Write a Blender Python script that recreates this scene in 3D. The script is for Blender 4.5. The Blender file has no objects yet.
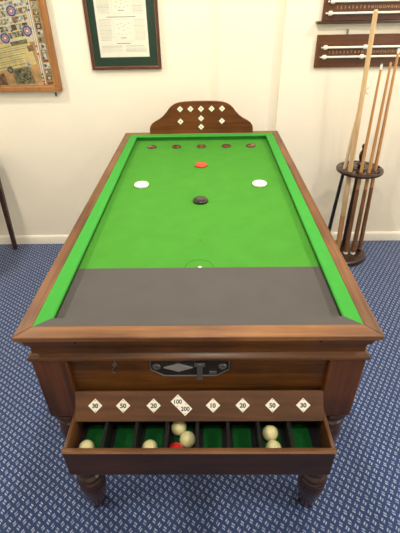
import bpy, bmesh, math, random
from mathutils import Vector, Matrix
random.seed(7)
S = bpy.context.scene
COL = S.collection
PI = math.pi

# ------------------------------------------------------------------ materials
def new_mat(name):
    m = bpy.data.materials.new(name); m.use_nodes = True
    nt = m.node_tree
    return m, nt, nt.nodes['Principled BSDF']
def flat(name, col, rough=.5, metal=0., coat=0., bump=0., bscale=200., var=.06, vscale=30., spec=None):
    m, nt, b = new_mat(name)
    tc = nt.nodes.new('ShaderNodeTexCoord')
    n = nt.nodes.new('ShaderNodeTexNoise'); n.inputs['Scale'].default_value = vscale; n.inputs['Detail'].default_value = 4
    nt.links.new(tc.outputs['Object'], n.inputs['Vector'])
    r = nt.nodes.new('ShaderNodeValToRGB')
    r.color_ramp.elements[0].position = .3; r.color_ramp.elements[1].position = .7
    r.color_ramp.elements[0].color = (*[c*(1-var) for c in col], 1); r.color_ramp.elements[1].color = (*[min(1, c*(1+var)) for c in col], 1)
    nt.links.new(n.outputs['Fac'], r.inputs['Fac']); nt.links.new(r.outputs['Color'], b.inputs['Base Color'])
    b.inputs['Roughness'].default_value = rough; b.inputs['Metallic'].default_value = metal
    b.inputs['Coat Weight'].default_value = coat
    if spec is not None: b.inputs['Specular IOR Level'].default_value = spec
    if bump:
        n2 = nt.nodes.new('ShaderNodeTexNoise'); n2.inputs['Scale'].default_value = bscale; n2.inputs['Detail'].default_value = 6
        nt.links.new(tc.outputs['Object'], n2.inputs['Vector'])
        bp = nt.nodes.new('ShaderNodeBump'); bp.inputs['Strength'].default_value = bump; bp.inputs['Distance'].default_value = .002
        nt.links.new(n2.outputs['Fac'], bp.inputs['Height']); nt.links.new(bp.outputs['Normal'], b.inputs['Normal'])
    return m
def wood(name, dark, light, axis='X', rough=.35, coat=.3, scale=1.):
    """straight grained wood, grain along axis"""
    m, nt, b = new_mat(name)
    tc = nt.nodes.new('ShaderNodeTexCoord'); mp = nt.nodes.new('ShaderNodeMapping')
    s = {'X': (2, 45, 45), 'Y': (45, 2, 45), 'Z': (45, 45, 2)}[axis]
    mp.inputs['Scale'].default_value = [v*scale for v in s]
    nt.links.new(tc.outputs['Object'], mp.inputs['Vector'])
    n = nt.nodes.new('ShaderNodeTexNoise'); n.inputs['Scale'].default_value = 1.; n.inputs['Detail'].default_value = 6; n.inputs['Roughness'].default_value = .65; n.inputs['Distortion'].default_value = .6
    nt.links.new(mp.outputs['Vector'], n.inputs['Vector'])
    n3 = nt.nodes.new('ShaderNodeTexNoise'); n3.inputs['Scale'].default_value = 5.; n3.inputs['Detail'].default_value = 3
    nt.links.new(tc.outputs['Object'], n3.inputs['Vector'])
    mx = nt.nodes.new('ShaderNodeMath'); mx.operation = 'MULTIPLY_ADD'; mx.inputs[1].default_value = .4
    nt.links.new(n3.outputs['Fac'], mx.inputs[0]); 
    m2 = nt.nodes.new('ShaderNodeMath'); m2.operation = 'MULTIPLY'; m2.inputs[1].default_value = .6
    nt.links.new(n.outputs['Fac'], m2.inputs[0]); nt.links.new(m2.outputs[0], mx.inputs[2])
    r = nt.nodes.new('ShaderNodeValToRGB')
    r.color_ramp.elements[0].position = .38; r.color_ramp.elements[1].position = .62
    r.color_ramp.elements[0].color = (*dark, 1); r.color_ramp.elements[1].color = (*light, 1)
    nt.links.new(mx.outputs[0], r.inputs['Fac']); nt.links.new(r.outputs['Color'], b.inputs['Base Color'])
    b.inputs['Roughness'].default_value = rough+.06; b.inputs['Coat Weight'].default_value = coat; b.inputs['Coat Roughness'].default_value = .25; b.inputs['Specular IOR Level'].default_value = .35
    bp = nt.nodes.new('ShaderNodeBump'); bp.inputs['Strength'].default_value = .06; bp.inputs['Distance'].default_value = .0005
    nt.links.new(n.outputs['Fac'], bp.inputs['Height']); nt.links.new(bp.outputs['Normal'], b.inputs['Normal'])
    return m
def carpet_mat():
    m, nt, b = new_mat('blue_woven_carpet')
    N = nt.nodes; L = nt.links
    def M(op, a, b_=None, c=None):
        n = N.new('ShaderNodeMath'); n.operation = op
        for i, v in enumerate((a, b_, c)):
            if v is None: continue
            if isinstance(v, (int, float)): n.inputs[i].default_value = v
            else: L.new(v, n.inputs[i])
        return n.outputs[0]
    tc = N.new('ShaderNodeTexCoord'); mp = N.new('ShaderNodeMapping')
    mp.inputs['Rotation'].default_value = (0, 0, math.radians(34)); mp.inputs['Scale'].default_value = (1/.0245, 1/.0245, 1)
    L.new(tc.outputs['Object'], mp.inputs['Vector'])
    sp = N.new('ShaderNodeSeparateXYZ'); L.new(mp.outputs['Vector'], sp.inputs[0])
    x, y = sp.outputs[0], sp.outputs[1]
    cx, cy = M('FLOOR', x), M('FLOOR', y)
    fx, fy = M('SUBTRACT', M('SUBTRACT', x, cx), .5), M('SUBTRACT', M('SUBTRACT', y, cy), .5)
    par = M('GREATER_THAN', M('FLOORED_MODULO', M('ADD', cx, cy), 2.), .5) if 'FLOORED_MODULO' in [e.identifier for e in bpy.types.ShaderNodeMath.bl_rna.properties['operation'].enum_items] else M('GREATER_THAN', M('PINGPONG', M('ADD', cx, cy), 1.), .5)
    inv = M('SUBTRACT', 1., par)
    qx = M('ADD', M('MULTIPLY', fx, par), M('MULTIPLY', fy, inv))
    qy = M('ADD', M('MULTIPLY', fy, par), M('MULTIPLY', fx, inv))
    ay = M('ABSOLUTE', M('SUBTRACT', M('ABSOLUTE', qy), .17))
    qs = M('ABSOLUTE', M('ADD', qx, M('MULTIPLY', qy, .35)))
    e1 = M('SUBTRACT', 1., M('SMOOTH_MIN', M('DIVIDE', qs, .36), 1., .01)); 
    dash = M('MULTIPLY', M('LESS_THAN', ay, .10), M('LESS_THAN', qs, .25))
    nz = N.new('ShaderNodeTexNoise'); nz.inputs['Scale'].default_value = 260.; nz.inputs['Detail'].default_value = 3
    L.new(tc.outputs['Object'], nz.inputs['Vector'])
    nb = N.new('ShaderNodeTexNoise'); nb.inputs['Scale'].default_value = 60.; nb.inputs['Detail'].default_value = 2
    L.new(tc.outputs['Object'], nb.inputs['Vector'])
    dash = M('MULTIPLY', dash, M('MULTIPLY_ADD', nb.outputs['Fac'], 2.4, -.35))
    rb = N.new('ShaderNodeValToRGB'); rb.color_ramp.elements[0].position = .3; rb.color_ramp.elements[1].position = .7
    rb.color_ramp.elements[0].color = (*CARPET_DARK[0], 1); rb.color_ramp.elements[1].color = (*CARPET_DARK[1], 1)
    L.new(nz.outputs['Fac'], rb.inputs['Fac'])
    mix = N.new('ShaderNodeMix'); mix.data_type = 'RGBA'
    L.new(dash, mix.inputs['Factor']); L.new(rb.outputs['Color'], mix.inputs['A']); mix.inputs['B'].default_value = (*CARPET_LIGHT, 1)
    L.new(mix.outputs['Result'], b.inputs['Base Color'])
    b.inputs['Roughness'].default_value = .95; b.inputs['Specular IOR Level'].default_value = .15
    b.inputs['Sheen Weight'].default_value = .25
    bp = N.new('ShaderNodeBump'); bp.inputs['Strength'].default_value = .4; bp.inputs['Distance'].default_value = .003
    L.new(M('ADD', nz.outputs['Fac'], dash), bp.inputs['Height']); L.new(bp.outputs['Normal'], b.inputs['Normal'])
    return m
CARPET_DARK = ((.015, .033, .105), (.036, .066, .180)); CARPET_LIGHT = (.34, .39, .51)

WALL = flat('cream_wall_paint', (.87, .81, .68), .85, bump=.15, bscale=90, var=.02, vscale=3)
CEIL = flat('white_ceiling_paint', (.85, .82, .76), .9, var=.01)
BASEB = flat('cream_gloss_paint', (.86, .82, .72), .4, var=.02)
CARPET = carpet_mat()
W_RAILX = wood('worn_mahogany_rail_x', (.10, .037, .010), (.25, .108, .036), 'X', .42, .12)
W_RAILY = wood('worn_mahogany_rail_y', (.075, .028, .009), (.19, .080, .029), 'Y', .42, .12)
W_BODYX = wood('dark_mahogany_x', (.034, .011, .002), (.145, .050, .007), 'X', .36, .15)
W_BODYZ = wood('dark_mahogany_z', (.034, .010, .002), (.125, .039, .007), 'Z', .36, .15)
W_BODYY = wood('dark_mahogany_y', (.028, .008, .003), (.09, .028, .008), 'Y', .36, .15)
W_LEG = wood('polished_dark_leg', (.024, .007, .0025), (.055, .016, .005), 'Z', .16, .5, .35)
W_TRAY = wood('tray_mahogany', (.018, .006, .003), (.050, .017, .007), 'X', .4, .12)
W_TRAYTOP = wood('tray_lit_edge', (.10, .04, .015), (.26, .12, .05), 'X', .4, .15)  # paler wood tone paints the light caught on the tray's top edge
W_NUM = wood('number_board_wood', (.060, .023, .008), (.125, .050, .018), 'X', .45, .1)
W_HEAD = wood('headboard_wood', (.075, .018, .004), (.165, .046, .010), 'X', .4, .1)
W_SCORE = wood('score_board_wood', (.060, .020, .006), (.135, .045, .013), 'X', .35, .2)
W_LEDGE = wood('ledge_dark_wood', (.03, .012, .008), (.07, .026, .016), 'X', .35, .4)
W_PINE = wood('honey_oak_frame', (.22, .085, .025), (.38, .17, .055), 'Z', .4, .15)
W_REDFR = wood('red_mahogany_frame', (.05, .012, .008), (.13, .035, .022), 'Z', .3, .5)
W_RACK = wood('rack_ebonised_wood', (.014, .006, .005), (.038, .014, .010), 'X', .25, .4)
W_ASH = wood('pale_ash', (.52, .33, .15), (.70, .50, .27), 'Z', .35, .4)
W_MAPLE = wood('pale_maple', (.62, .46, .28), (.76, .62, .42), 'Z', .35, .4)
W_AMBER = wood('amber_ash', (.42, .20, .07), (.58, .31, .12), 'Z', .35, .4)
W_BUTT = wood('rosewood_butt', (.12, .050, .016), (.26, .115, .04), 'Z', .25, .4)
EBONY = flat('ebony_black', (.012, .010, .010), .25, coat=.5)
CLOTH = flat('green_baize', (.055, .235, .026), .95, bump=.2, bscale=900, var=.05, vscale=14, spec=.15)
CUSH = flat('green_cushion_baize_lit', (.042, .28, .038), .9, bump=.2, bscale=900, var=.03, spec=.2)  # same cloth as the bed, colour brightened for light the top catches
GREYC = flat('grey_baize', (.083, .076, .073), .9, bump=.2, bscale=900, var=.05, vscale=12, spec=.2)
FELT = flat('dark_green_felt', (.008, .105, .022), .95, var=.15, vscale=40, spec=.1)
MARK = flat('tailors_chalk_line', (.02, .10, .015), .95, spec=.1)
WHITE = flat('white_enamel', (.88, .84, .74), .3, coat=.3, var=.02)
IVORY = flat('white_bone', (.82, .78, .68), .35, coat=.3, var=.03)
BLACK = flat('black_paint', (.012, .011, .012), .4)
INK = flat('printed_ink', (.05, .05, .05), .6)
CREAMB = flat('ivory_ball', (.87, .82, .43), .14, coat=.6, var=.02)
REDB = flat('red_ball', (.70, .02, .02), .14, coat=.6, var=.02)
DREDB = flat('dark_red_disc', (.11, .014, .012), .2, coat=.7, var=.05)
BRED = flat('bright_red_disc', (.75, .05, .025), .4, coat=.2)
WDISC = flat('white_disc', (.93, .92, .87), .4, coat=.2, var=.01)
BDISC = flat('black_disc', (.015, .008, .009), .22, coat=.25)
STEEL = flat('dull_nickel', (.20, .195, .19), .4, metal=.8, var=.1)
STEELL = flat('bright_nickel', (.42, .41, .39), .4, metal=.6, var=.05)
BRASS = flat('aged_brass', (.42, .28, .12), .35, metal=1., var=.1)
GOLDINK = flat('gold_numerals', (.36, .22, .09), .5)
MATGREEN = flat('dark_green_mount', (.012, .045, .026), .8)
PAPER = flat('cream_paper', (.95, .92, .80), .8, var=.02)
PRINTG = flat('grey_print', (.46, .44, .36), .8)
PRINTL = flat('light_grey_print', (.70, .67, .56), .8)
WHITEFERR = flat('white_ferrule', (.9, .88, .8), .3)
BLUETIP = flat('blue_chalk_tip', (.08, .16, .25), .8)
def glass_mat():
    m = bpy.data.materials.new('clear_picture_glass'); m.use_nodes = True
    nt = m.node_tree; nt.nodes.clear()
    o = nt.nodes.new('ShaderNodeOutputMaterial'); t = nt.nodes.new('ShaderNodeBsdfTransparent'); g = nt.nodes.new('ShaderNodeBsdfGlossy')
    g.inputs['Roughness'].default_value = .05
    f = nt.nodes.new('ShaderNodeFresnel'); f.inputs['IOR'].default_value = 1.22
    x = nt.nodes.new('ShaderNodeMixShader')
    nt.links.new(f.outputs[0], x.inputs[0]); nt.links.new(t.outputs[0], x.inputs[1]); nt.links.new(g.outputs[0], x.inputs[2]); nt.links.new(x.outputs[0], o.inputs[0])
    return m
GLASS = glass_mat()

# ------------------------------------------------------------------ mesh builder
def text_geo(s, size):
    cu = bpy.data.curves.new('t', 'FONT'); cu.body = s; cu.size = size; cu.align_x = 'CENTER'; cu.align_y = 'CENTER'; cu.resolution_u = 3; cu.offset = .03*size
    ob = bpy.data.objects.new('t', cu); COL.objects.link(ob)
    dg = bpy.context.evaluated_depsgraph_get(); dg.update()
    me = bpy.data.meshes.new_from_object(ob.evaluated_get(dg))
    vs = [v.co.copy() for v in me.vertices]; fs = [tuple(p.vertices) for p in me.polygons]
    bpy.data.objects.remove(ob); bpy.data.curves.remove(cu); bpy.data.meshes.remove(me)
    xs = [v.x for v in vs]; ys = [v.y for v in vs]
    cx, cy = (min(xs)+max(xs))/2, (min(ys)+max(ys))/2
    return [Vector((v.x-cx, v.y-cy, 0)) for v in vs], fs
class MB:
    def __init__(s): s.v = []; s.f = []; s.m = []; s.mats = []; s.X = Matrix()
    def mi(s, mat):
        if mat not in s.mats: s.mats.append(mat)
        return s.mats.index(mat)
    def add(s, vs, fs, mat):
        o = len(s.v); s.v += [s.X @ Vector(v) for v in vs]
        i = s.mi(mat)
        for f in fs: s.f.append([o+k for k in f]); s.m.append(i)
        return s
    def box(s, lo, hi, mat):
        x0, y0, z0 = lo; x1, y1, z1 = hi
        v = [(x0,y0,z0),(x1,y0,z0),(x1,y1,z0),(x0,y1,z0),(x0,y0,z1),(x1,y0,z1),(x1,y1,z1),(x0,y1,z1)]
        return s.add(v, [(0,3,2,1),(4,5,6,7),(0,1,5,4),(1,2,6,5),(2,3,7,6),(3,0,4,7)], mat)
    def prism(s, poly, a, b, mat, axis='y'):
        """poly: 2D points; axis y -> points are (x,z), extruded y a..b; axis z -> (x,y); axis x -> (y,z)"""
        def P(p, t): return {'y': (p[0], t, p[1]), 'z': (p[0], p[1], t), 'x': (t, p[0], p[1])}[axis]
        n = len(poly)
        vs = [P(p, a) for p in poly] + [P(p, b) for p in poly]
        fs = [tuple(range(n)), tuple(range(2*n-1, n-1, -1))] + [(i, (i+n), (i+1) % n+n, (i+1) % n) for i in range(n)]
        return s.add(vs, fs, mat)
    def loft(s, A, B, mat):
        """two equal-length 3D loops joined, capped"""
        n = len(A)
        return s.add(list(A)+list(B), [tuple(range(n)), tuple(range(2*n-1, n-1, -1))] + [(i, i+n, (i+1) % n+n, (i+1) % n) for i in range(n)], mat)
    def lathe(s, prof, c, mat, n=28):
        """prof: (r,z) from bottom up, about vertical axis through c"""
        vs = []; fs = []
        for r, z in prof:
            for k in range(n):
                a = 2*PI*k/n; vs.append((c[0]+r*math.cos(a), c[1]+r*math.sin(a), c[2]+z))
        for j in range(len(prof)-1):
            for k in range(n):
                k2 = (k+1) % n; fs.append((j*n+k, j*n+k2, (j+1)*n+k2, (j+1)*n+k))
        fs.append(tuple(range(n-1, -1, -1))); fs.append(tuple((len(prof)-1)*n+k for k in range(n)))
        return s.add(vs, fs, mat)
    def tube(s, pts, rs, mat, n=14, cap=True):
        pts = [Vector(p) for p in pts]
        if isinstance(rs, (int, float)): rs = [rs]*len(pts)
        vs = []; fs = []; ref = None
        for i, p in enumerate(pts):
            d = (pts[min(i+1, len(pts)-1)]-pts[max(i-1, 0)]).normalized()
            if ref is None: ref = d.orthogonal().normalized()
            u = (ref-d*ref.dot(d)).normalized(); w = d.cross(u); ref = u
            for k in range(n):
                a = 2*PI*k/n; vs.append(p+(u*math.cos(a)+w*math.sin(a))*rs[i])
        for j in range(len(pts)-1):
            for k in range(n):
                k2 = (k+1) % n; fs.append((j*n+k, j*n+k2, (j+1)*n+k2, (j+1)*n+k))
        if cap: fs.append(tuple(range(n-1, -1, -1))); fs.append(tuple((len(pts)-1)*n+k for k in range(n)))
        return s.add(vs, fs, mat)
    def ball(s, c, r, mat, nu=28, nv=16):
        prof = [(max(1e-5, r*math.sin(PI*i/nv)), -r*math.cos(PI*i/nv)) for i in range(nv+1)]
        return s.lathe(prof, c, mat, nu)
    def text(s, t, size, mat):
        vs, fs = text_geo(t, size); return s.add(vs, fs, mat)
    def build(s, name, parent=None, bevel=0., smooth=35, loc=None):
        off = Vector(loc) if loc is not None else (Vector(parent.get('_o', (0,0,0))) if parent else Vector())
        me = bpy.data.meshes.new(name)
        me.from_pydata([v-off for v in s.v], [], s.f)
        for m in s.mats: me.materials.append(m)
        me.polygons.foreach_set('material_index', s.m)
        bm = bmesh.new(); bm.from_mesh(me); bmesh.ops.recalc_face_normals(bm, faces=bm.faces); bm.to_mesh(me); bm.free()
        me.polygons.foreach_set('use_smooth', [True]*len(me.polygons)); me.set_sharp_from_angle(angle=math.radians(smooth))
        me.update()
        o = bpy.data.objects.new(name, me); COL.objects.link(o)
        if bevel:
            b = o.modifiers.new('bevel', 'BEVEL'); b.width = bevel; b.segments = 2; b.limit_method = 'ANGLE'; b.angle_limit = math.radians(40)
        if parent:
            o.parent = parent; o['_o'] = off
        else:
            o.location = off
            if loc is not None: o['_o'] = off
        return o
def tag(o, label, cat, group=None, kind=None):
    o['label'] = label; o['category'] = cat
    if group: o['group'] = group
    if kind: o['kind'] = kind
    return o
def thing(name, loc, label, cat, group=None):
    o = bpy.data.objects.new(name, None); COL.objects.link(o); o.location = loc; o['_o'] = Vector(loc); o.empty_display_size = .1
    return tag(o, label, cat, group)
def struct(name, mb, **k):
    o = mb.build(name, **k); o['kind'] = 'structure'; return o

# ------------------------------------------------------------------ room
WY = 1.979                     # back wall face
RX0, RX1, RY0, CZ = -2.4, 2.3, -2.6, 2.55
RA, RB, RD = .046, .482, .03   # shallow recess in the back wall
struct('floor', MB().box((RX0, RY0, -.05), (RX1, WY+.06, 0), CARPET))
struct('ceiling', MB().box((RX0, RY0, CZ), (RX1, WY+.2, CZ+.05), CEIL))
w = MB()
w.box((RX0-.1, WY, -.05), (RA, WY+.15, CZ), WALL); w.box((RB, WY, -.05), (RX1+.1, WY+.15, CZ), WALL); w.box((RA, WY+RD, -.05), (RB, WY+.15, CZ), WALL)
struct('wall_back', w)
struct('wall_left', MB().box((RX0-.1, RY0, -.05), (RX0, WY, CZ), WALL))
struct('wall_right', MB().box((RX1, RY0, -.05), (RX1+.1, WY, CZ), WALL))
struct('wall_front', MB().box((RX0-.1, RY0-.1, -.05), (RX1+.1, RY0, CZ), WALL))
def bb(m, x0, x1, y):
    m.prism([(y, 0), (y-.014, 0), (y-.014, .056), (y-.011, .064), (y-.004, .07), (y, .07)], x0, x1, BASEB, 'x')
m = MB(); bb(m, RX0, RA, WY); bb(m, RA, RB, WY+RD); bb(m, RB, RX1, WY); struct('baseboard_back', m)
m = MB().box((RX0, RY0, 0), (RX0+.014, WY-.014, .07), BASEB); struct('baseboard_left', m)
m = MB().box((RX1-.014, RY0, 0), (RX1, WY-.014, .07), BASEB); struct('baseboard_right', m)

# ------------------------------------------------------------------ the table
W2, LT, ZT, ZC = .4545, 1.745, .90, .870
T = thing('bar_billiards_table', (0, LT/2, 0), 'mahogany bar billiards table with green cloth, turned legs and open ball tray, filling the centre', 'billiards table')
RW, CW = .037, .042   # rail width, cushion width
# rails, mitred
def rail(p):  # four plan points outer0, outer1, inner1, inner0
    return p
ox, iy0, iy1, ix = W2, RW+.006, LT-RW, W2-RW
railz0 = .884
def railmesh(pts, mat):
    m = MB(); m.prism(pts, railz0, ZT, mat, 'z'); return m
railmesh([(-ox, 0), (ox, 0), (ix, iy0), (-ix, iy0)], W_RAILX).build('rail', T, .003)
railmesh([(-ox, LT), (-ix, iy1), (ix, iy1), (ox, LT)], W_RAILX).build('rail', T, .003)
railmesh([(-ox, 0), (-ix, iy0), (-ix, iy1), (-ox, LT)], W_RAILY).build('rail', T, .003)
railmesh([(ox, 0), (ox, LT), (ix, iy1), (ix, iy0)], W_RAILY).build('rail', T, .003)
# cushions: outer edge under the rail, nose near the top
def cushion(o0, o1, i0, i1, mat, name='cushion', ztop=ZT-.002):
    o0, o1, i0, i1 = map(Vector, (o0, o1, i0, i1))
    def sec(o, i):
        d = i-o
        f = lambda t, z: (o.x+d.x*t, o.y+d.y*t, z)
        return [f(0, ZC-.002), f(0, ztop), f(.94, ztop), f(1, ztop-.003), f(1, ztop-.006), f(.66, ZC+.006), f(.66, ZC-.002)]
    return MB().loft(sec(o0, i0), sec(o1, i1), mat).build(name, T, 0)
nx, ny0, ny1 = ix-CW, iy0+.034, iy1-CW
cushion((-ix, iy0), (-ix, iy1), (-nx, ny0), (-nx, ny1), CUSH)
cushion((ix, iy0), (ix, iy1), (nx, ny0), (nx, ny1), CUSH)
cushion((-ix, iy1), (ix, iy1), (-nx, ny1), (nx, ny1), CUSH)
c = cushion((-ix, iy0), (ix, iy0), (-nx, ny0), (nx, ny0), GREYC); c['label'] = 'grey covered near cushion'
# bed and cloths
MB().box((-ix, iy0, .845), (ix, iy1, ZC), CLOTH).build('green_cloth', T)
MB().box((-nx-.008, ny0-.010, ZC), (nx+.008, .342, ZC+.0014), GREYC).build('grey_baulk_cloth', T, .0006)
# faint printed lines on the cloth: D round the baulk spot and the centre spot
m = MB()
def arc(cx, cy, r, a0, a1, wd, n=40):
    vs = []; fs = []
    for i in range(n+1):
        a = a0+(a1-a0)*i/n
        for q in (r-wd/2, r+wd/2): vs.append((cx+q*math.cos(a), cy+q*math.sin(a), ZC+.0005))
    fs = [(2*i, 2*i+1, 2*i+3, 2*i+2) for i in range(n)]
    m.add(vs, fs, MARK)
arc(.002, .343, .045, .05, PI-.05, .0018)
m.build('cloth_marking', T)
MB().lathe([(.0035, ZC+.0001), (.0035, ZC+.0006)], (.003, .515, 0), BLACK, 12).build('centre_spot', T)
MB().lathe([(.005, 0), (.005, .0006), (.003, .001)], (.004, .347, ZC), WHITE, 16).build('baulk_spot', T)
# cornice moulding under the rails (one ring)
prof = [(.010, .884), (.010, .878), (.014, .866), (.016, .856), (.022, .850), (.024, .842), (.024, .822), (.017, .818), (.012, .814), (.011, .807), (.015, .801), (.020, .796), (.030, .794), (.030, .884)]
def ring(prof, mat, name):
    m = MB(); n = len(prof)
    def loop(sx, sy): return [((W2-s)*sx, (s if sy < 0 else LT-s), z) for s, z in prof]
    Ls = [loop(-1, -1), loop(1, -1), loop(1, 1), loop(-1, 1)]
    vs = [p for l in Ls for p in l]; fs = []
    for k in range(4):
        for i in range(n):
            j = (i+1) % n; k2 = (k+1) % 4
            fs.append((k*n+i, k*n+j, k2*n+j, k2*n+i))
    return m.add(vs, fs, mat).build(name, T, .001, 30)
ring(prof, W_BODYX, 'cornice_moulding')
BI = .017               # body inset
PB, PT_ = .566, .812    # post bottom / top
PWd = .094
bx = W2-BI
# corner posts
for sx in (-1, 1):
    for y0 in (BI, LT-BI-PWd):
        x0, x1 = (bx-PWd, bx) if sx > 0 else (-bx, -bx+PWd)
        m = MB(); m.box((x0, y0, PB), (x1, y0+PWd, PT_), W_BODYZ)
        m.build('corner_post', T, .004)
# turned legs
lp = [(.028, 0), (.031, .004), (.032, .02), (.037, .05), (.0425, .085), (.0465, .115), (.048, .135), (.047, .148), (.044, .156), (.043, .160), (.047, .164), (.0495, .172), (.047, .180), (.043, .184), (.042, .188), (.046, .194), (.047, .201), (.044, .208), (.038, .213), (.035, .222), (.034, .25), (.036, .32), (.041, .40), (.046, .45), (.047, .475), (.042, .495), (.034, .508), (.034, .514), (.043, .518), (.046, .525), (.043, .531), (.037, .535), (.037, .541), (.046, .545), (.049, .554), (.046, .562), (.044, .567)]
for sx in (-1, 1):
    for y in (BI+.042, LT-BI-.042):
        MB().lathe(lp, (sx*.3935, y, 0), W_LEG, 36).build('leg', T, 0, 60)
# apron panels between posts
f = MB().box((-bx+PWd, .036, .592), (bx-PWd, .056, PT_), W_BODYX).build('front_panel', T)
MB().box((-bx+PWd, LT-.056, .592), (bx-PWd, LT-.036, PT_), W_BODYX).build('back_panel', T)
for sx in (-1, 1):
    x0, x1 = sorted((sx*(bx-.018), sx*(bx-.038)))
    MB().box((x0, BI+PWd, .592), (x1, LT-BI-PWd, PT_), W_BODYY).build('side_panel', T)
MB().box((-bx+.04, .058, .80), (bx-.04, LT-.058, .845), W_BODYY).build('bed_frame', T)
# leaning number board above the tray
A = Vector((0, .020, .676)); B = Vector((0, -.029, .607))   # top and bottom of the front face
up = (A-B).normalized(); nrm = Vector((0, -up.z, up.y))
HB = (A-B).length
Xb = Matrix.Translation((A+B)/2) @ Matrix(((1, 0, 0), (0, up.y, nrm.y), (0, up.z, nrm.z))).to_4x4()
m = MB(); m.X = Xb; m.box((-.345, -HB/2, -.010), (.345, HB/2, 0), W_NUM)
nb = m.build('number_board', T, .0015)
def diamond(m, w, h, t, mat, z0=0):
    m.prism([(-w, 0), (0, -h), (w, 0), (0, h)], z0, z0+t, mat, 'z')
def numplate(pos, txts, name='number_plate'):
    X = Xb @ Matrix.Translation(pos)
    m = MB(); m.X = X
    if len(txts) == 1:
        diamond(m, .0198, .0198, .0016, WHITE)
        for y in (-.0155, .0155): m.lathe([(.0017, .0014), (.0014, .0023)], (0, y, 0), BRASS, 10)
        m.X = X @ Matrix.Translation((0, 0, .0019)); m.text(txts[0], .0172, INK)
        m.X = X @ Matrix.Translation((.0003, 0, .0019)); m.text(txts[0], .0172, INK)
    else:   # the double plate, two diamonds in one long one running down to the right
        d = .0100; e = .0196
        m.prism([(-d-e, d), (d, -d-e), (d+e, -d), (-d, d+e)], 0, .0016, WHITE, 'z')
        for p in ((-d, d+.0135), (d, -d-.0135), (.012, .0035), (-.012, -.0035)): m.lathe([(.0017, .0014), (.0014, .0023)], (p[0], p[1], 0), BRASS, 10)
        m.X = X @ Matrix.Translation((-d+.0005, d, .0019)); m.text(txts[0], .0162, INK)
        m.X = X @ Matrix.Translation((d+.0005, -d, .0019)); m.text(txts[1], .0162, INK)
    o = m.build(name, nb); return o
zc = .0025
for x, t in ((-.288, '30'), (-.210, '50'), (-.125, '20'), (.040, '10'), (.122, '20'), (.204, '50'), (.289, '30')):
    numplate((x, zc, 0), [t])
numplate((-.0475, .0035, 0), ['100', '200'])
# small screws on the board
for x in (-.33, -.17, 0.09, .33):
    m = MB(); m.X = Xb; m.lathe([(.002, 0), (.0015, .0008)], (x, .038, 0), BLACK, 10); m.build('screw', nb)
# ball tray
TX, TY0, TZ0, TZ1 = .354, -.124, .505, .614
m = MB()
m.box((-TX, TY0, TZ0), (TX, TY0+.012, TZ1-.006), W_TRAY)
tf = m.build('tray_front', T, .003)
MB().prism([(TY0-.001, TZ1-.007), (TY0-.002, TZ1-.003), (TY0+.002, TZ1), (TY0+.010, TZ1), (TY0+.0135, TZ1-.002), (TY0+.0135, TZ1-.007)], -TX-.001, TX+.001, W_TRAYTOP, 'x').build('lit_edge', tf)
for sx in (-1, 1):
    x0, x1 = sorted((sx*TX, sx*(TX-.010)))
    MB().box((x0, TY0+.012, TZ0+.002), (x1, .0165, TZ1-.001), W_RAILY).build('tray_side', T, .002)
MB().box((-TX+.010, TY0+.012, TZ0+.002), (TX-.010, .0165, TZ0+.028), W_TRAY).build('tray_floor', T)
MB().box((-TX+.010, .0105, TZ0+.028), (TX-.010, .0165, .575), BLACK).build('tray_back', T)
fz = TZ0+.028
MB().box((-TX+.0105, TY0+.0125, fz), (TX-.0105, .010, fz+.0005), BLACK).build('tray_black_sheet', T)  # thin black sheet over the tray floor, showing beside the felt strips
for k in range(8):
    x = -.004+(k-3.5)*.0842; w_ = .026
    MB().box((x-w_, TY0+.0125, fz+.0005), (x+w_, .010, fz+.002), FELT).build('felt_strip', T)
for k in range(7):
    x = -.004+(k-3)*.0842
    MB().box((x-.0045, TY0+.0125, fz+.002), (x+.0045, .010, .602), BLACK).build('divider', T, .001)
# coin mechanism on the front panel
y = .036
m = MB(); m.prism([(-.127, .788), (-.127, .752), (-.092, .728), (.050, .728), (.083, .752), (.083, .788)], y-.004, y, BLACK, 'y')
cm = m.build('coin_slide', T)
m = MB(); m.tube([(-.127, y-.006, .789), (-.127, y-.006, .752), (-.092, y-.006, .728), (.050, y-.006, .728), (.083, y-.006, .752), (.083, y-.006, .789)], .0022, STEEL, 8); m.build('metal_rim', cm)
MB().prism([(-.093, .761), (-.053, .745), (-.013, .761), (-.053, .777)], y-.009, y-.004, STEELL, 'y').build('diamond_plate', cm, .001)
for x in (-.111, .066):
    mm = MB(); mm.X = Matrix.Translation((x, y-.004, .763)) @ Matrix.Rotation(PI/2, 4, 'X'); mm.lathe([(.011, 0), (.011, .003), (.009, .005), (.006, .005), (.005, .002)], (0, 0, 0), STEEL, 20); mm.build('bolt_head', cm)
m = MB(); m.box((-.003, y-.012, .716), (.012, y-.008, .776), STEEL); m.box((-.010, y-.010, .765), (.019, y-.004, .780), STEEL); m.build('lever', cm, .001)
MB().box((.030, y-.010, .734), (.050, y-.004, .746), STEEL).build('stop_block', cm, .001)
# hanging hook left of it
m = MB(); y = .036
m.tube([(-.222, y-.004, .783), (-.222, y-.010, .772), (-.224, y-.010, .765), (-.229, y-.008, .758), (-.233, y-.006, .748), (-.231, y-.006, .740), (-.225, y-.006, .739), (-.223, y-.006, .745)], .0016, STEEL, 8)
m.tube([(-.222+.006*math.cos(a), y-.010, .777+.006*math.sin(a)) for a in [i*PI/6 for i in range(13)]], .0013, STEEL, 8)
m.build('hook', T)
# worn dark screws in the front lip
for x in (-.302, .305):
    mm = MB(); mm.X = Matrix.Translation((x, .0105, .8795)) @ Matrix.Rotation(PI/2, 4, 'X'); mm.lathe([(.004, 0), (.0045, .006), (.003, .009)], (0, 0, 0), BLACK, 14); mm.build('lip_stud', T)
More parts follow.
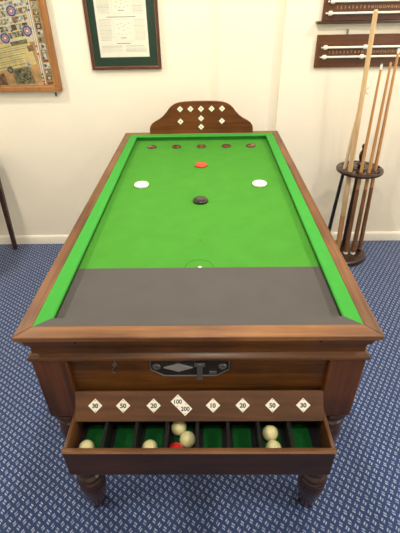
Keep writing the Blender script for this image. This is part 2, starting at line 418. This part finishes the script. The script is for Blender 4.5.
# headboard standing on the far rail
HY = 1.722
half = [(.304, .900), (.304, .922), (.300, .940), (.290, .955), (.272, .968), (.245, .982), (.222, .998), (.200, 1.020), (.185, 1.040), (.168, 1.055), (.148, 1.066), (.125, 1.073), (.09, 1.077), (.04, 1.079)]
poly = half+[(-x, z) for x, z in reversed(half)]
hb = MB().prism(poly, HY-.009, HY+.009, W_HEAD, 'y').build('headboard', T, .002)
for x, z in ((-.120, 1.038), (-.060, 1.038), (0, 1.038), (.061, 1.038), (.121, 1.038), (-.120, .969), (.121, .969), (0, .985), (0, .937)):
    m = MB(); m.X = Matrix.Translation((x, HY-.009, z)) @ Matrix.Rotation(PI/2, 4, 'X')
    diamond(m, .0175, .0175, .0018, WHITE)
    m.lathe([(.0045, .0018), (.0045, .0024)], (0, 0, 0), PRINTG, 10)
    for yy in (-.012, .012): m.lathe([(.0014, .0018), (.0012, .0025)], (0, yy, 0), BRASS, 8)
    m.build('diamond_plate', hb)

# ------------------------------------------------------------------ domed discs on the cloth
def disc(x, y, r, h, mat, name, label, group=None):
    prof = [(r*.90, 0), (r, h*.30), (r*.98, h*.5)]+[(r*math.cos(a)*.98, h*.5+h*.5*math.sin(a)) for a in (.25, .5, .75, 1.0, 1.25, 1.5)]
    o = MB().lathe(prof, (x, y, ZC), mat, 32).build(name, None, 0, 50, loc=(x, y, ZC)); tag(o, label, 'disc', group)
    return o
for x, lab in ((-.278, 'dark red domed disc at the left end of the far row of five'), (-.139, 'dark red domed disc second from left in the far row'), (.001, 'dark red domed disc in the middle of the far row of five'), (.141, 'dark red domed disc second from right in the far row'), (.279, 'dark red domed disc at the right end of the far row of five')):
    disc(x, 1.551, .0265, .010, DREDB, 'domed_disc', lab, 'dark red discs in the far row')
disc(.001, 1.249, .031, .015, BRED, 'domed_disc', 'bright red domed disc on the centre line between far row and black disc')
disc(-.266, 1.004, .033, .017, WDISC, 'domed_disc', 'white domed disc on the left side of the green cloth', 'white discs on the cloth')
disc(.266, 1.000, .033, .017, WDISC, 'domed_disc', 'white domed disc on the right side of the green cloth', 'white discs on the cloth')
disc(.002, .832, .033, .016, BDISC, 'domed_disc', 'glossy black domed disc at the middle of the green cloth')

# ------------------------------------------------------------------ balls
BR = .0228; bz = fz+.002+BR
def ball(x, y, mat, label, group='cream balls in the tray'):
    o = MB().ball((x, y, bz), BR, mat).build('billiard_ball', None, 0, 80, loc=(x, y, bz)); tag(o, label, 'ball', group)
ball(-.309, -.078, CREAMB, 'cream ball alone in the leftmost tray compartment under the left 30')
ball(-.135, -.078, CREAMB, 'cream ball alone in the third compartment under the left 20')
ball(-.058, -.0135, CREAMB, 'cream ball at the back of the compartment under 100')
ball(-.032, -.0515, CREAMB, 'cream ball in front of another, touching the red ball')
ball(-.0625, -.0860, REDB, 'red ball at the front of the fourth tray compartment', None)
ball(.201, -.033, CREAMB, 'rear cream ball of the pair under the right 50')
ball(.2035, -.0795, CREAMB, 'front cream ball of the pair under the right 50')

# ------------------------------------------------------------------ pictures on the left
def frame_mesh(x0, x1, z0, z1, wd, dp, mat, name, parent, lip=None):
    m = MB(); y0, y1 = WY-dp, WY
    P = [((x0, z0), (x1, z0), (x1-wd, z0+wd), (x0+wd, z0+wd)), ((x1, z0), (x1, z1), (x1-wd, z1-wd), (x1-wd, z0+wd)), ((x1, z1), (x0, z1), (x0+wd, z1-wd), (x1-wd, z1-wd)), ((x0, z1), (x0, z0), (x0+wd, z0+wd), (x0+wd, z1-wd))]
    for q in P: m.prism(list(q), y0, y1, mat, 'y')
    o = m.build(name, parent, .003)
    if lip:
        m = MB(); a, b = wd-.001, wd+.002
        for (ax, bx_, az, bz_) in ((x0+a, x1-a, z0+a, z0+b), (x0+a, x1-a, z1-b, z1-a), (x0+a, x0+b, z0+b, z1-b), (x1-b, x1-a, z0+b, z1-b)):
            m.box((ax, WY-dp+.004, az), (bx_, WY-.004, bz_), lip)
        m.build('gold_slip', o)
    return o
# green mounted rules sheet
gx0, gx1, gz0, gz1 = -.652, -.235, 1.213, 1.83
G = thing('framed_rules_sheet', ((gx0+gx1)/2, WY, gz0), 'printed rules sheet in a dark green mount and thin dark red frame', 'framed picture')
frame_mesh(gx0, gx1, gz0, gz1, .017, .020, W_REDFR, 'picture_frame', G, BRASS)
MB().box((gx0+.017, WY-.010, gz0+.017), (gx1-.017, WY-.002, gz1-.017), MATGREEN).build('green_mount', G)
px0, px1, pz0, pz1 = -.592, -.302, 1.280, 1.775
pp = MB().box((px0, WY-.0108, pz0), (px1, WY-.0100, pz1), PAPER); pp = pp.build('paper', G)
m = MB(); yy = WY-.0112
def line(x0, x1, z, h=.0016, mat=PRINTG): m.box((x0, yy, z), (x1, yy+.0004, z+h), mat)
PW_ = px1-px0
def para(x0, x1, z0, z1):
    z = z1
    while z > z0:
        line(x0, x1-(random.random()*.2*(x1-x0) if random.random() < .25 else 0), z, .0018, random.choice((PRINTG, PRINTL, PRINTL))); z -= .0060
X = lambda t: px0+PW_*t
para(X(.05), X(.47), 1.302, 1.338); para(X(.53), X(.95), 1.302, 1.338)
line(X(.36), X(.64), 1.350, .0025, INK); line(X(.22), X(.78), 1.482, .0025, INK)
for a, b in ((1.362, 1.470), (1.495, 1.565), (1.60, 1.72)):
    para(X(.05), X(.29), a, b); para(X(.73), X(.95), a, b)
for (zc0, zc1) in ((1.362, 1.470), (1.500, 1.590)):   # two little table plans
    for (a, b, c_, d) in ((.33, .69, zc0, zc0+.001), (.33, .69, zc1, zc1+.001)): line(X(a), X(b), c_, .001, PRINTL)
    for t in (.33, .69): m.box((X(t), yy, zc0), (X(t)+.001, yy+.0004, zc1), PRINTL)
    for (t, q) in ((.40, .78), (.47, .82), (.55, .78), (.62, .82), (.42, .6), (.60, .6), (.51, .68), (.51, .5), (.40, .35), (.47, .3), (.56, .32), (.63, .38)):
        line(X(t), X(t)+.010, zc0+(zc1-zc0)*q, .002, PRINTG)
    line(X(.45), X(.57), zc0+(zc1-zc0)*.15, .0022, INK)
m.build('printing', pp)
MB().box((gx0+.021, WY-.0150, gz0+.021), (gx1-.021, WY-.0140, gz1-.021), GLASS).build('glass_pane', G)

# framed collage far left
cx0, cx1, cz0, cz1 = -1.62, -.858, 1.101, 1.80
Cg = thing('framed_collage', ((cx0+cx1)/2, WY, cz0), 'crowded photo collage with blue round badges in an orange wooden frame, top left', 'framed picture')
frame_mesh(cx0, cx1, cz0, cz1, .030, .036, W_PINE, 'picture_frame', Cg)
TAN = flat('collage_tan', (.66, .40, .17), .7, var=.25, vscale=25)
SAND = flat('collage_yellow', (.80, .68, .30), .7, var=.15, vscale=40)
pal = [flat('print_'+n, c, .6, var=.8, vscale=vs) for n, c, vs in (('olive', (.24, .22, .11), 70), ('dark_olive', (.08, .07, .04), 70), ('stone', (.55, .50, .33), 60), ('cream', (.80, .72, .50), 120), ('umber', (.26, .14, .06), 60), ('grey', (.34, .34, .28), 70), ('pale', (.80, .80, .68), 120))]
CREAMP = flat('collage_cream', (.80, .72, .48), .7, var=.1)
BLUEP = flat('badge_blue', (.05, .09, .33), .5); PINKP = flat('badge_pink', (.62, .25, .22), .5, var=.3, vscale=90); REDP = flat('print_red', (.6, .06, .05), .5); GREENP = flat('print_green', (.05, .3, .12), .5)
bk = MB().box((cx0+.03, WY-.012, cz0+.03), (cx1-.03, WY-.002, cz1-.03), TAN).build('backing', Cg)
YB = WY-.012
class Flat:   # thin rectangles laid on the backing, in wall coordinates
    def __init__(s): s.m = MB(); s.k = 0
    def rect(s, x, z, w_, h, ang, mat, lift=.0004):
        ca, sa = math.cos(ang), math.sin(ang); P = []
        for u, v in ((-w_/2, -h/2), (w_/2, -h/2), (w_/2, h/2), (-w_/2, h/2)):
            a, b = x+u*ca-v*sa, z+u*sa+v*ca
            P.append((min(max(a, cx0+.035), cx1-.036), min(max(b, cz0+.036), cz1-.036)))
        s.m.prism(P, YB-lift, YB, mat, 'y')
F = Flat(); a = math.radians(9)
# rows of small photographs, upper area
F.rect(-1.29, 1.59, .64, .44, 0, CREAMP, .0002)
ro = 0; z = 1.375
while z < 1.78:
    x = -1.60
    while x < -.975:
        w_ = random.choice((.022, .028, .034, .04)); zz = z+(x+1.3)*math.tan(a)*.9
        if x+w_ < -.965 and zz > 1.365: F.rect(x+w_/2, zz, w_*.9, .028, a, random.choice(pal), .0006)
        if random.random() < .5 and zz > 1.365 and x+w_ < -.965: F.rect(x+w_/2+random.uniform(-.01, .01), zz+random.uniform(-.01, .01), w_*.4, .010, a, random.choice(pal), .0009)
        for q in range(2):
            if zz > 1.365 and x+w_ < -.965: F.rect(x+random.uniform(0, w_), zz+random.uniform(-.014, .014), random.uniform(.005, .012), random.uniform(.004, .010), random.uniform(-.5, .5), random.choice((pal[1], pal[6], pal[3], pal[1], pal[4], CREAMP)), .0011)
        x += w_
    z += .036; ro += 1
# right hand column beyond the strip
z = 1.14
while z < 1.76:
    F.rect(-.925, z, .034, .030, random.uniform(-.1, .1), random.choice(pal), .0006); F.rect(-.927+random.uniform(-.006, .006), z, .014, .014, .2, random.choice((pal[3], pal[6], pal[1])), .0009); z += .034
F.rect(-.922, 1.30, .016, .05, .15, pal[6], .0011)
# yellow text sheet and lower photographs
F.rect(-1.20, 1.285, .42, .135, a, SAND, .0004)
for i in range(9):
    F.rect(-1.20+random.uniform(-.01, .02), 1.335-i*.0125, random.uniform(.25, .37), .0028, a, PRINTG if i % 2 else pal[0], .0009)
F.rect(-1.06, 1.365, .10, .022, a, pal[0], .0008); F.rect(-1.0, 1.335, .035, .03, a, pal[4], .0008)
F.rect(-1.080, 1.185, .115, .095, a, pal[0], .0008)
for i in range(26):
    F.rect(-1.080+random.uniform(-.045, .045), 1.185+random.uniform(-.035, .035), random.uniform(.008, .022), random.uniform(.006, .014), a+random.uniform(-.4, .4), random.choice((pal[1], pal[1], pal[0], pal[2], pal[5])), .0011)
F.rect(-1.22, 1.165, .06, .07, a, pal[4], .0008); F.rect(-1.30, 1.2, .08, .06, a, pal[1], .0008)
F.rect(-1.1, 1.132, .26, .004, a*.4, CREAMP, .001)
F.m.build('photo_prints', bk)
m = MB()
m.prism([(-.966, cz0+.035), (-.950, cz0+.035), (-.950, cz1-.036), (-.966, cz1-.036)], YB-.0014, YB, WHITEFERR, 'y')
m.prism([(-.960, cz0+.035), (-.956, cz0+.035), (-.956, cz1-.036), (-.960, cz1-.036)], YB-.0018, YB, pal[5], 'y')
for zz, mt in ((1.135, REDP), (1.15, REDP), (1.17, GREENP), (1.19, GREENP), (1.30, REDP), (1.34, REDP), (1.315, WHITEFERR), (1.52, BLUEP), (1.55, BLUEP)): m.box((-.966, YB-.0021, zz), (-.955, YB-.0018, zz+.010), mt)
m.build('ribbon', bk)
def badge(x, z, r, ms):
    m = MB(); m.X = Matrix.Translation((x, YB-.0012, z)) @ Matrix.Rotation(PI/2, 4, 'X')
    for i, (q, mt) in enumerate(ms): m.lathe([(r*q, .0002*i), (r*q, .0002*i+.0002)], (0, 0, 0), mt, 28)
    m.build('round_badge', bk)
for x, z in ((-1.062, 1.522), (-.996, 1.424), (-1.134, 1.389), (-1.20, 1.50), (-1.28, 1.36), (-1.12, 1.64), (-1.34, 1.58)):
    badge(x, z, .030, ((1, pal[6]), (.9, BLUEP), (.62, pal[6]), (.54, PINKP), (.2, WHITEFERR)))
badge(-1.032, 1.251, .017, ((1, pal[6]), (.8, pal[2]), (.4, pal[5]))); badge(-1.150, 1.222, .020, ((1, pal[5]), (.85, pal[1]), (.5, pal[5])))
MB().box((cx0+.036, WY-.0220, cz0+.036), (cx1-.036, WY-.0210, cz1-.036), GLASS).build('glass_pane', Cg)
m = MB(); m.tube([(-.905, WY+.0005, 1.084), (-.905, WY-.012, 1.083)], .0035, BLACK, 10); m.box((-.909, WY-.014, 1.068), (-.902, WY-.010, 1.090), BLACK)
m.build('hanging_clip', Cg)

# ------------------------------------------------------------------ score boards
def pointer(m, x, z, yb, pt=-1):
    m.tube([(x-.013, yb, z), (x-.012, yb, z), (x-.008, yb, z), (x+.008, yb, z), (x+.012, yb, z), (x+.014, yb, z)], [.004, .009, .0125, .0125, .008, .006], IVORY, 14)
    m.tube([(x-.026, yb, z), (x-.024, yb, z), (x-.013, yb, z)], [.003, .0055, .004], IVORY, 10)
def scoreboard(x0, x1, z0, z1, rods, nums, label, ledge, ptrs, loc):
    B_ = thing('score_board', loc, label, 'score board', 'wooden score boards on the wall')
    bk = MB().box((x0, WY-.016, z0), (x1, WY+.001, z1), W_SCORE).build('back_board', B_, .002)
    if ledge: MB().box((x0-.030, WY-.040, z0-.014), (x1+.03, WY, z0), W_LEDGE).build('ledge', B_, .002)
    for z in rods:
        m = MB(); m.tube([(x0+.035, WY-.026, z), (x1-.035, WY-.026, z)], .0062, IVORY, 12)
        r = m.build('marker_rod', B_)
        for x in [x0+.030]+[x0+.18*k for k in range(1, int((x1-x0)/.18)+1) if x0+.18*k < x1-.04]+[x1-.030]:
            MB().box((x-.003, WY-.030, z-.004), (x+.003, WY-.016, z+.0065), BLACK).build('rod_bracket', r)
    for x, z in ptrs:
        m = MB(); pointer(m, x, z, WY-.026); m.build('score_pointer', B_)
    m = MB()
    for z, xs in nums:
        for i, x in enumerate(xs):
            m.X = Matrix.Translation((x, WY-.0163, z)) @ Matrix.Rotation(PI/2, 4, 'X'); m.text(str(i % 20+1), .019, GOLDINK)
    m.build('numerals', bk)
    return B_
lrod = (1.312, 1.262)
scoreboard(.676, 1.62, 1.205, 1.376, lrod, [((lrod[0]+lrod[1])/2, [.755+.0215*i for i in range(40)])], 'lower wooden score board with two white rods behind the cue tips', False, [(.727, lrod[0]), (.727, lrod[1]), (.957, lrod[0]), (.946, lrod[1])], (1.148, WY, 1.205))
urod = (1.537, 1.481)
scoreboard(.688, 1.62, 1.444, 1.70, urod+(1.63,), [((urod[0]+urod[1])/2, [.765+.0215*i for i in range(39)])], 'upper wooden score board with a dark ledge along its bottom edge', True, [(.733, urod[0]), (.728, urod[1]), (.73, 1.63)], (1.15, WY, 1.43))
hk = MB(); hk.tube([(.843, WY, 1.394), (.843, WY-.012, 1.394)], .003, STEEL, 8); hk.box((.838, WY-.015, 1.374), (.848, WY-.011, 1.403), STEEL)
tag(hk.build('wall_hook', None, 0, loc=(.843, WY, 1.39)), 'small grey metal hook just above the lower score board', 'hook')

# ------------------------------------------------------------------ cue rack
RC = Vector((.998, 1.762, 0))
R = thing('cue_rack', RC, 'round dark wooden cue rack standing on the carpet by the back wall', 'cue rack')
MB().lathe([(.150, .012), (.158, .016), (.160, .026), (.157, .034), (.150, .038), (.145, .040)], RC, W_RACK, 48).build('base', R)
for k in range(3):
    a = 2*PI*k/3+.5
    MB().lathe([(.016, 0), (.020, .006), (.016, .013)], RC+Vector((.12*math.cos(a), .12*math.sin(a), 0)), W_RACK, 20).build('foot', R)
MB().lathe([(.030, .04), (.030, .05), (.018, .06), (.016, .10), (.018, .35), (.016, .55), (.018, .62), (.028, .635), (.028, .642), (.016, .648), (.016, .670), (.026, .676), (.026, .684), (.014, .692), (.012, .70), (.018, .715), (.021, .735), (.018, .752), (.011, .766), (.009, .774), (.014, .784), (.015, .794), (.011, .804), (.004, .809)], RC, W_RACK, 28).build('spindle', R, 0, 60)
DZ = .655
topd = MB().lathe([(.136, -.020), (.142, -.017), (.144, -.010), (.142, -.003), (.137, 0)], RC+Vector((0, 0, DZ)), W_RACK, 56).build('top_disc', R)
# cue slots: nine holes cut through the disc
hole_xy = []
cuex = [(-.077, -.051), (-.098, -.004), (-.015, -.070), (.033, -.072), (.081, -.040)]
for d in cuex+[(.112, .012), (.082, .065), (.030, .100), (-.030, .100), (-.078, .060), (.072, -.088)]: hole_xy.append((RC.x+d[0], RC.y+d[1]))
cut = MB()
for x, y in hole_xy: cut.lathe([(.0185, DZ-.05), (.0185, DZ+.05)], (x, y, 0), W_RACK, 24)
cut.lathe([(.012, DZ-.05), (.012, DZ+.05)], (RC.x, RC.y, 0), W_RACK, 24)
co = cut.build('cutter', None)
co.location = -RC; topd.parent = None
bo = topd.modifiers.new('b', 'BOOLEAN'); bo.object = co; bo.operation = 'DIFFERENCE'; bo.solver = 'EXACT'
dg = bpy.context.evaluated_depsgraph_get(); dg.update()
nm = bpy.data.meshes.new_from_object(topd.evaluated_get(dg)); topd.modifiers.clear(); topd.data = nm; topd.parent = R
bpy.data.objects.remove(co)

def cue(name, base, top, r0, r1, shaftm, buttm, buttlen, label, cat='cue', tip='ferrule', capm=None):
    """base/top: axis end points"""
    b, t = Vector(base), Vector(top); L = (t-b).length; d = (t-b).normalized()
    o = thing(name, b, label, cat, 'cues standing in the rack' if cat == 'cue' else None)
    rad = lambda s: r0+(r1-r0)*s
    s1 = buttlen/L
    m = MB(); m.tube([b, b+d*.004, b+d*.02], [rad(0)*.8, rad(0), rad(0)], capm or EBONY, 20); m.build('butt_cap', o)  # white caps stand in for reflections at the butt ends
    m = MB(); m.tube([b+d*.02, b+d*buttlen*.5, b+d*(buttlen-.02), b+d*buttlen], [rad(0), rad(s1*.5), rad(s1), rad(s1)*.98], buttm, 20); m.build('butt', o)
    e = L-.03
    m = MB(); m.tube([b+d*buttlen, b+d*(buttlen+e)/2, b+d*e], [rad(s1)*.98, rad((s1+e/L)/2), rad(e/L)], shaftm, 20); m.build('shaft', o)
    if tip == 'ferrule':
        m = MB(); m.tube([b+d*e, t-d*.006], [rad(1)*1.02, rad(1)*1.02], WHITEFERR, 16); m.build('ferrule', o)
        m = MB(); m.tube([t-d*.006, t-d*.002, t], [rad(1), rad(1)*.9, rad(1)*.4], BLUETIP, 16); m.build('tip', o)
    elif tip == 'plain':
        m = MB(); m.tube([b+d*e, t-d*.006, t], [rad(1), rad(1), rad(1)*.6], shaftm, 16); m.build('rounded_end', o)
    elif tip == 'cross':
        m = MB()
        m.tube([b+d*e, t], [rad(1)*1.3, rad(1)*1.3], BRASS, 14)
        for s in (-1, 1):
            q = Vector((.026, -.004, .018*s)); m.tube([t-q-d*.004, t-d*.008, t+q-d*.004], .0035, IVORY, 10)
        m.build('cross_head', o)
    return o
Zb = .040
def P(i, dx=0, dy=0): return (hole_xy[i][0]+dx, hole_xy[i][1]+dy, Zb)
def through(i, tx, ty, tz):
    """base point so that the axis passes the hole i at disc height and ends at the tip"""
    h = Vector((hole_xy[i][0], hole_xy[i][1], DZ)); t = Vector((tx, ty, tz)); k = (Zb-DZ)/(tz-DZ)
    return tuple(h+(t-h)*k), tuple(t)
b, t = through(0, .873, 1.66, 1.506); cue('cue', b, t, .0170, .0120, W_ASH, W_AMBER, .30, 'thick pale blunt-ended cue, tallest in the rack, crossing both score boards', tip='plain', capm=WHITEFERR)
b, t = through(1, .914, 1.722, 1.124); cue('cue_rest', b, t, .0135, .0085, W_MAPLE, EBONY, .585, 'pale cue rest with a small cross head, at the left edge of the rack', 'cue rest', tip='cross')
b, t = through(2, .958, 1.66, 1.266); cue('cue', b, t, .0155, .0058, W_AMBER, W_BUTT, .50, 'thin amber cue with white ferrule rising in front of the rack spindle', capm=WHITEFERR)
b, t = through(3, 1.004, 1.66, 1.270); cue('cue', b, t, .0160, .0060, W_AMBER, W_BUTT, .50, 'amber cue with dark tip, second from right in the rack', tip='plain', capm=WHITEFERR)
b, t = through(4, 1.038, 1.68, 1.338); cue('cue', b, t, .0155, .0062, W_AMBER, W_BUTT, .50, 'amber cue with white ferrule at the right edge of the rack')

# ------------------------------------------------------------------ table leg at the left edge
tb = thing('side_table', (-1.62, 1.72, 0), 'dark wooden side table, only one thin tapering leg in view at the left edge', 'side table')
MB().box((-1.86, 1.50, .70), (-1.375, 1.94, .725), W_LEDGE).build('table_top', tb, .004)
MB().box((-1.84, 1.52, .64), (-1.395, 1.92, .70), W_LEDGE).build('apron', tb)
for x, y, dx in ((-1.425, 1.895, .055), (-1.425, 1.545, .055), (-1.81, 1.895, -.0), (-1.81, 1.545, -.0)):
    m = MB(); zt = .66
    tp = [(x+dx*.9-.020+sx*.017, y+sy*.017, zt) for sx, sy in ((-1, -1), (1, -1), (1, 1), (-1, 1))]
    bt = [(x+sx*.014, y+sy*.012, 0) for sx, sy in ((-1, -1), (1, -1), (1, 1), (-1, 1))]
    m.loft(bt, tp, W_LEDGE).build('leg', tb, .003)

# ------------------------------------------------------------------ lights
def area(name, loc, power, size, col, rot=(0, 0, 0), size_y=None, shape='DISK'):
    l = bpy.data.lights.new(name, 'AREA'); l.energy = power; l.shape = shape; l.size = size; l.color = col
    if size_y: l.shape = 'RECTANGLE'; l.size_y = size_y
    o = bpy.data.objects.new(name, l); COL.objects.link(o); o.location = loc; o.rotation_euler = rot
    return o
warm = (1, .91, .77)
for i, (x, y, p) in enumerate(((-1.5, 1.3, 15), (1.6, 1.3, 15), (0.05, .75, 20), (-1.5, -.3, 10), (1.6, -.3, 11), (.05, -.75, 9))):  # the last is an added fill that brightens the number plates
    area('downlight_or_fill', (x, y, CZ-.02), p, .16, warm)
# added cool fill from the right and behind the camera, no window built
area('cool_fill', (RX1-.05, -1.0, 1.5), 12, 1.6, (.88, .94, 1), (0, math.radians(90), 0), 1.3)
area('cool_fill', (0, RY0+.05, 1.7), 3, 2.4, (.95, .97, 1), (math.radians(90), 0, 0), 1.2)
w = bpy.data.worlds.new('world'); S.world = w; w.use_nodes = True
w.node_tree.nodes['Background'].inputs[0].default_value = (.9, .95, 1, 1); w.node_tree.nodes['Background'].inputs[1].default_value = .3

# ------------------------------------------------------------------ camera
cam = bpy.data.cameras.new('camera'); co = bpy.data.objects.new('camera', cam); COL.objects.link(co)
fpx, cx_, cy_, cz_, pit, yaw, rol = 405.85, .0268, -.7193, 1.5942, .5953, .0209, .0207
cam.sensor_fit = 'VERTICAL'; cam.sensor_height = 24; cam.lens = fpx/533*24; cam.clip_start = .02
M_ = Matrix.Rotation(yaw, 3, 'Z') @ Matrix.Rotation(PI/2-pit, 3, 'X') @ Matrix.Rotation(-rol, 3, 'Z')
co.matrix_world = Matrix.Translation((cx_, cy_, cz_)) @ M_.to_4x4()
S.camera = co
S.view_settings.view_transform = 'Standard'; S.view_settings.look = 'None'; S.view_settings.gamma = 1; S.view_settings.use_curve_mapping = False
S.view_settings.exposure = 0.55
for o in bpy.data.objects:
    if '_o' in o: del o['_o']
